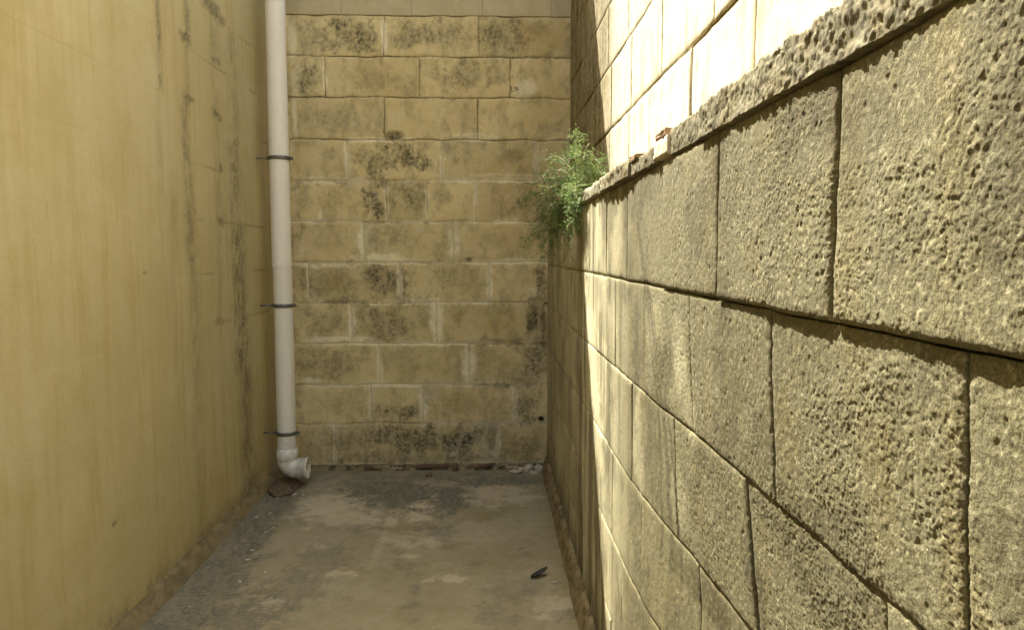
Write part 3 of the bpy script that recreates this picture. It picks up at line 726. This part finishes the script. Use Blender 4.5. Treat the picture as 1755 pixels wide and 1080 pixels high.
# ================================================================ DOWNPIPE
PX, PY = hit(477.5, 200, 1, 4.50)[0], 4.50
R0 = .057
pipe = thing('downpipe', 'pale plastic rainwater downpipe with elbow outlet in the far corner', 'pipe', (PX, PY, 0))
zel = hit(505, 772, 1, 4.5)[2]
ztop = 4.2
zjoin = hit(478, 458, 1, 4.5)[2]
bm = bmesh.new(); sweep(bm, [Vector((PX, PY, z)) for z in (zel - .01, zjoin - .001)], [R0, R0], 40, False); bm_obj('pipe_length', bm, M['pvc'], pipe)
bm = bmesh.new(); sweep(bm, [Vector((PX - .003, PY, z)) for z in (zjoin, zjoin + .02, zjoin + .024, ztop)], [R0 + .0012, R0 + .0012, R0 + .0004, R0 + .0004], 40, False); bm_obj('pipe_length', bm, M['pvc'], pipe)
# elbow: socket, bend, socket with an open mouth
RB = .058; rs = R0 + .006
pts, rad = [], []
def add(p, r): pts.append(Vector(p)); rad.append(r)
zb0 = zel - .055
for z, r in ((zel + .012, R0 + .001), (zel + .011, rs), (zel - .050, rs), (zel - .053, R0 + .003)): add((PX, PY, z), r)
for i in range(1, 12):
    a = math.radians(88) * i / 11
    add((PX + RB * (1 - math.cos(a)), PY, zb0 - RB * math.sin(a)), R0 + .003)
xe = PX + RB; ze = zb0 - RB
for dx, r in ((.008, R0 + .003), (.010, rs), (.056, rs), (.057, rs + .004), (.067, rs + .004), (.068, rs + .002), (.068, R0 + .001), (.03, R0 - .001), (.0, R0 - .002)): add((xe + dx, PY, ze), r)
bm = bmesh.new()
# straight frame so that the inner lining follows the mouth
seg = 40; rings = []
for i, (p, r) in enumerate(zip(pts, rad)):
    if i < 4: t = Vector((0, 0, -1))
    elif i < 15:
        a = math.radians(88) * (i - 3) / 11; t = Vector((math.sin(a), 0, -math.cos(a)))
    else: t = Vector((1, 0, 0))
    x = Vector((0, 1, 0)); y = t.cross(x)
    rings.append([bm.verts.new(p + (x * math.cos(2 * math.pi * k / seg) + y * math.sin(2 * math.pi * k / seg)) * r) for k in range(seg)])
for r0, r1 in zip(rings, rings[1:]):
    for k in range(seg): bm.faces.new((r0[k], r0[(k + 1) % seg], r1[(k + 1) % seg], r1[k]))
bmesh.ops.recalc_face_normals(bm, faces=bm.faces[:])
bm_obj('elbow', bm, M['pvc'], pipe)
for py in (271, 523.5, 742):
    zc = hit(480, py, 1, 4.5)[2]
    bm = bmesh.new(); prof = ((R0 + .001, -.011), (R0 + .0045, -.011), (R0 + .0055, -.004), (R0 + .0055, .004), (R0 + .0045, .011), (R0 + .001, .011))
    seg = 40
    rg = [[bm.verts.new((PX + r * math.cos(2 * math.pi * k / seg), PY + r * math.sin(2 * math.pi * k / seg), zc + z)) for k in range(seg)] for r, z in prof]
    for a, b in zip(rg, rg[1:]):
        for k in range(seg): bm.faces.new((a[k], a[(k + 1) % seg], b[(k + 1) % seg], b[k]))
    bmesh.ops.recalc_face_normals(bm, faces=bm.faces[:])
    cl = bm_obj('clamp', bm, M['steel'], pipe)
    # lugs with a bolt either side and a rod into the wall
    for s in (-1, 1):
        bm = bmesh.new(); bmesh.ops.create_cube(bm, size=1.0)
        for v in bm.verts: v.co = Vector((v.co.x * .018, v.co.y * .012, v.co.z * .018))
        bmesh.ops.bevel(bm, geom=bm.edges[:], offset=.002, segments=2, affect='EDGES')
        lug = bm_obj('lug', bm, M['steel'], None, True); lug.parent = cl; lug.location = (PX - pipe.location.x * 0 + s * (R0 + .012), PY, zc)
        bm = bmesh.new(); sweep(bm, [Vector((0, -.014, 0)), Vector((0, -.009, 0)), Vector((0, .012, 0))], [.006, .006, .004], 10)
        bo = bm_obj('bolt', bm, M['steel'], None, False); bo.parent = cl; bo.location = lug.location
    bm = bmesh.new(); sweep(bm, [Vector((XL - .02, PY, zc)), Vector((PX - R0 - .002, PY, zc))], [.005, .005], 10)
    bo = bm_obj('wall_rod', bm, M['steel'], None); bo.parent = cl

# mound of old mortar under the outlet
def lump(name, c, sx, sy, sz, mat, seed, sub=3, amp=.35, parent=None, flat=True):
    bm = bmesh.new(); bmesh.ops.create_icosphere(bm, subdivisions=sub, radius=1.0)
    P = np.array([v.co[:] for v in bm.verts])
    n = fbm(P[:, 0] * 1.3 + P[:, 2], P[:, 1] * 1.3 - P[:, 2] * .7, 1.0, 4, seed) - .5
    for v, a in zip(bm.verts, n):
        q = v.co * (1 + a * amp * 2)
        z = q.z if not flat else max(q.z, -.25)
        v.co = Vector((q.x * sx, q.y * sy, z * sz + (.25 * sz if flat else 0)))
    return bm_obj(name, bm, mat, parent, sub > 2, c)
o = lump('mortar_mound', (-1.27, 4.46, -.004), .11, .16, .030, M['earth'], 301, 4, .9); o['label'] = 'low brown mound of old mortar below the downpipe outlet'; o['category'] = 'mortar mound'

# ================================================================ PLANT in the cap
plant = thing('feathery_plant', 'feathery green weed rooted in the top of the low wall', 'plant', (.43, 3.08, ZC1 - .01))
rp = random.Random(21)
base = Vector((.415, 3.08, ZC1 - .012))
leaf_v, leaf_f, leaf_t = [], [], []
def add_leaf(p, d, ln, wd, tint):
    side = d.cross(Vector((rp.uniform(-1, 1), rp.uniform(-1, 1), rp.uniform(-1, 1)))).normalized()
    droop = Vector((0, 0, -1)) * ln * rp.uniform(0, .35)
    b = len(leaf_v)
    mid = p + d * ln * .5 + droop * .25; tip = p + d * ln + droop
    for q in (p, mid + side * wd, tip, mid - side * wd): leaf_v.append(q)
    leaf_f.append((b, b + 1, b + 2, b + 3)); leaf_t.extend([tint] * 4)
# (end point in photo pixels, distance, how bushy)
ENDS = [(990, 232, 3.06, 1.0), (985, 262, 3.15, .8), (1008, 262, 2.98, .9), (955, 282, 3.20, .55), (930, 318, 3.25, .75), (915, 345, 3.25, .8), (945, 350, 3.22, 1.0), (970, 340, 3.18, 1.0),
        (907, 424, 3.22, .8), (925, 432, 3.24, .8), (945, 420, 3.22, 1.0), (965, 405, 3.20, 1.2), (985, 395, 3.12, 1.3), (978, 360, 3.15, 1.3), (960, 378, 3.2, 1.2), (1003, 385, 3.00, 1.1), (1015, 360, 2.94, .9), (1008, 408, 2.98, .6), (975, 318, 3.2, 1.1),
        (955, 330, 3.25, .9), (998, 330, 3.08, 1.1), (1020, 300, 2.96, .9), (1030, 275, 2.98, .6), (935, 395, 3.26, .6), (950, 440, 3.25, .5), (972, 428, 3.2, .7), (992, 350, 3.08, 1.2),
        (908, 322, 3.28, .4), (922, 300, 3.28, .35), (940, 270, 3.25, .35), (912, 410, 3.28, .6), (900, 415, 3.26, .6), (915, 380, 3.26, .5), (906, 345, 3.28, .5), (935, 438, 3.24, .7), (930, 425, 3.22, .8), (955, 395, 3.2, 1.0), (1022, 345, 2.9, .8), (1012, 330, 2.95, 1.0), (1035, 300, 2.9, .7), (1005, 300, 3.02, .8), (1012, 375, 2.9, .8)]
for (px, py, dist, bush) in ENDS:
    e = Vector(hit(px, py, 1, dist))
    e.x = min(e.x, .46)
    s = base + Vector((rp.uniform(-.03, .02), rp.uniform(-.06, .05), 0))
    up = Vector((-.04, .03, .06 + max(0, .05 - (s.z - e.z) * .1)))
    m1 = s.lerp(e, .35) + up
    pts = []
    for i in range(11):
        t = i / 10
        p = s * (1 - t) ** 2 + m1 * 2 * t * (1 - t) + e * t * t
        p = p + Vector((rp.uniform(-1, 1), rp.uniform(-1, 1), rp.uniform(-1, 1))) * .003
        pts.append(p)
    if True:
        for p in pts[1:]:     # keep the sprays outside the masonry
            if p.z < ZC1 + .01: p.x = min(p.x, XR - .035)
    bm = bmesh.new(); sweep(bm, pts, [.0024 * (1 - .75 * i / 10) for i in range(11)], 6)
    bm_obj('stem', bm, M['stem'], plant)
    tone = rp.uniform(.05, .75)
    for i in range(2, 11):
        n = int((1.6 + i * .55) * bush + rp.random())
        for _ in range(n):
            t = rp.random(); p = pts[i - 1].lerp(pts[i], t)
            ax = (pts[i] - pts[i - 1]).normalized()
            dr = (ax * rp.uniform(.2, .9) + Vector((rp.gauss(0, .6), rp.gauss(0, .6), rp.gauss(.05, .6)))).normalized()
            # twig with thread-like leaflets
            L = rp.uniform(.025, .07)
            add_leaf(p, dr, L, .0011, tone)
            for j in range(5):
                q = p + dr * L * (.25 + .16 * j)
                dd = (dr * .7 + Vector((rp.gauss(0, .6), rp.gauss(0, .6), rp.gauss(0, .6)))).normalized()
                add_leaf(q, dd, rp.uniform(.010, .024), rp.uniform(.0014, .0024), min(1, max(0, tone + rp.uniform(-.25, .35))))
me = bpy.data.meshes.new('foliage')
lv = np.array([tuple(v) for v in leaf_v]); bad = (lv[:, 0] > XR - .008) & (lv[:, 2] < ZC1 + .012); lv[bad, 0] = XR - .010 - np.random.RandomState(1).rand(bad.sum()) * .02
lv[:, 0] = np.minimum(lv[:, 0], XU - .012)
me = raw_mesh('foliage', lv - np.array(plant.location[:]), np.array(leaf_f), None, False)
a = me.attributes.new('tint', 'FLOAT', 'POINT'); a.data.foreach_set('value', np.array(leaf_t, dtype=np.float32))
fo = link('foliage', me, M['leaf'], None); fo.parent = plant; fo['kind'] = 'stuff'

# ================================================================ LOOSE BITS
def tagged(o, label, cat, group=None):
    o['label'] = label; o['category'] = cat
    if group: o['group'] = group
    return o
def fz(x, y): return float(floor_h(np.array([x]), np.array([y]))[0])
# curled black leaf on the floor
c = hit(924, 989, 2, 0.0)
bm = bmesh.new(); n = 9; prev = None
for i in range(n + 1):
    t = i / n; wdt = .016 * math.sin(math.pi * (t * .92 + .05)) ** .7
    cx = c[0] + (t - .5) * .075; cy = c[1] + (t - .5) * .05; cz = fz(c[0], c[1]) + .004 + .020 * t * t
    rowv = [bm.verts.new((cx - wdt * s * .45, cy + wdt * s, cz + .010 * s * s)) for s in (-1, -.5, 0, .5, 1)]
    if prev:
        for j in range(4): bm.faces.new((prev[j], prev[j + 1], rowv[j + 1], rowv[j]))
    prev = rowv
o = bm_obj('dry_leaf', bm, M['black'], None); sm = o.modifiers.new('thickness', 'SOLIDIFY'); sm.thickness = .0012
tagged(o, 'curled black dead leaf lying on the floor near the low wall', 'leaf')
# black clod on the floor at the foot of the back wall and one stuck in the corner
c = hit(735, 817, 2, 0.0); tagged(lump('clod', (c[0], c[1], fz(c[0], c[1])), .022, .018, .018, M['earth'], 310, 2, .5), 'small dark clod of earth on the floor before the back wall', 'clod')
c = hit(781, 797, 1, YB - .03); tagged(lump('clod', (c[0], YB - .055, fz(c[0], YB - .055)), .022, .02, .05, M['earth'], 311, 2, .5), 'upright dark clod wedged at the foot of the back wall', 'clod')
c = hit(928, 718, 1, YB - .02); o = lump('stub', (c[0] - .003, YB - .012, c[2]), .020, .028, .014, M['black'], 312, 2, .4, wall_b, False); o.location = Vector((c[0] - .003, YB - .012, c[2])) - wall_b.location
# pale rubble in the far right corner
RUB = [((885, 812), .050, .030, .022, 'flat pale stone chip lying leftmost in the far corner rubble'), ((905, 803), .040, .035, .045, 'largest pale stone chip heaped in the far right corner'),
       ((922, 800), .030, .030, .040, 'pale stone chip against the low wall in the corner rubble'), ((915, 812), .035, .022, .014, 'thin pale stone chip at the front of the corner rubble'), ((893, 800), .028, .025, .028, 'small rounded pale stone chip at the back of the corner rubble')]
for i, ((px, py), a, b, h_, lb) in enumerate(RUB):
    c = hit(px, max(py, 808), 2, 0.0); y = min(c[1], YB - .055 - .02 * (i % 2)); x = min(c[0], XR - .065)
    tagged(lump('stone_chip', (x, y, fz(x, y)), a, b, h_, M['chip'], 320 + i, 1, .8), lb, 'stone chip', 'rubble in the far corner')
# flakes of paint scattered beside the left wall
FLK = [(476, 853), (505, 848), (528, 866), (440, 888), (470, 905), (456, 913), (425, 937), (432, 944), (426, 960), (436, 980), (455, 984), (325, 1042), (411, 998), (640, 888), (950, 1000), (520, 850), (463, 880), (490, 846)]
for i, (px, py) in enumerate(FLK):
    c = hit(px, py, 2, 0.0); x = max(c[0], XL + .1); y = c[1]
    bm = bmesh.new(); n = 6; rad0 = rp.uniform(.004, .010)
    ring0 = [(rad0 * rp.uniform(.5, 1.2) * math.cos(2 * math.pi * k / n) * 2.2, rad0 * rp.uniform(.5, 1.2) * math.sin(2 * math.pi * k / n)) for k in range(n)]
    lo = [bm.verts.new((a, b, 0)) for a, b in ring0]; hi = [bm.verts.new((a * .9, b * .9, .003 + rp.uniform(0, .004))) for a, b in ring0]
    bm.faces.new(lo[::-1]); bm.faces.new(hi)
    for k in range(n): bm.faces.new((lo[k], lo[(k + 1) % n], hi[(k + 1) % n], hi[k]))
    o = bm_obj('paint_flake', bm, M['flake'], None, False, (x, y, fz(x, y) + .001)); o.rotation_euler = (rp.uniform(-.15, .15), rp.uniform(-.15, .15), rp.uniform(0, 3))
    tagged(o, 'tiny white flake of paint fallen on the concrete floor', 'paint flake', 'paint flakes on the floor')
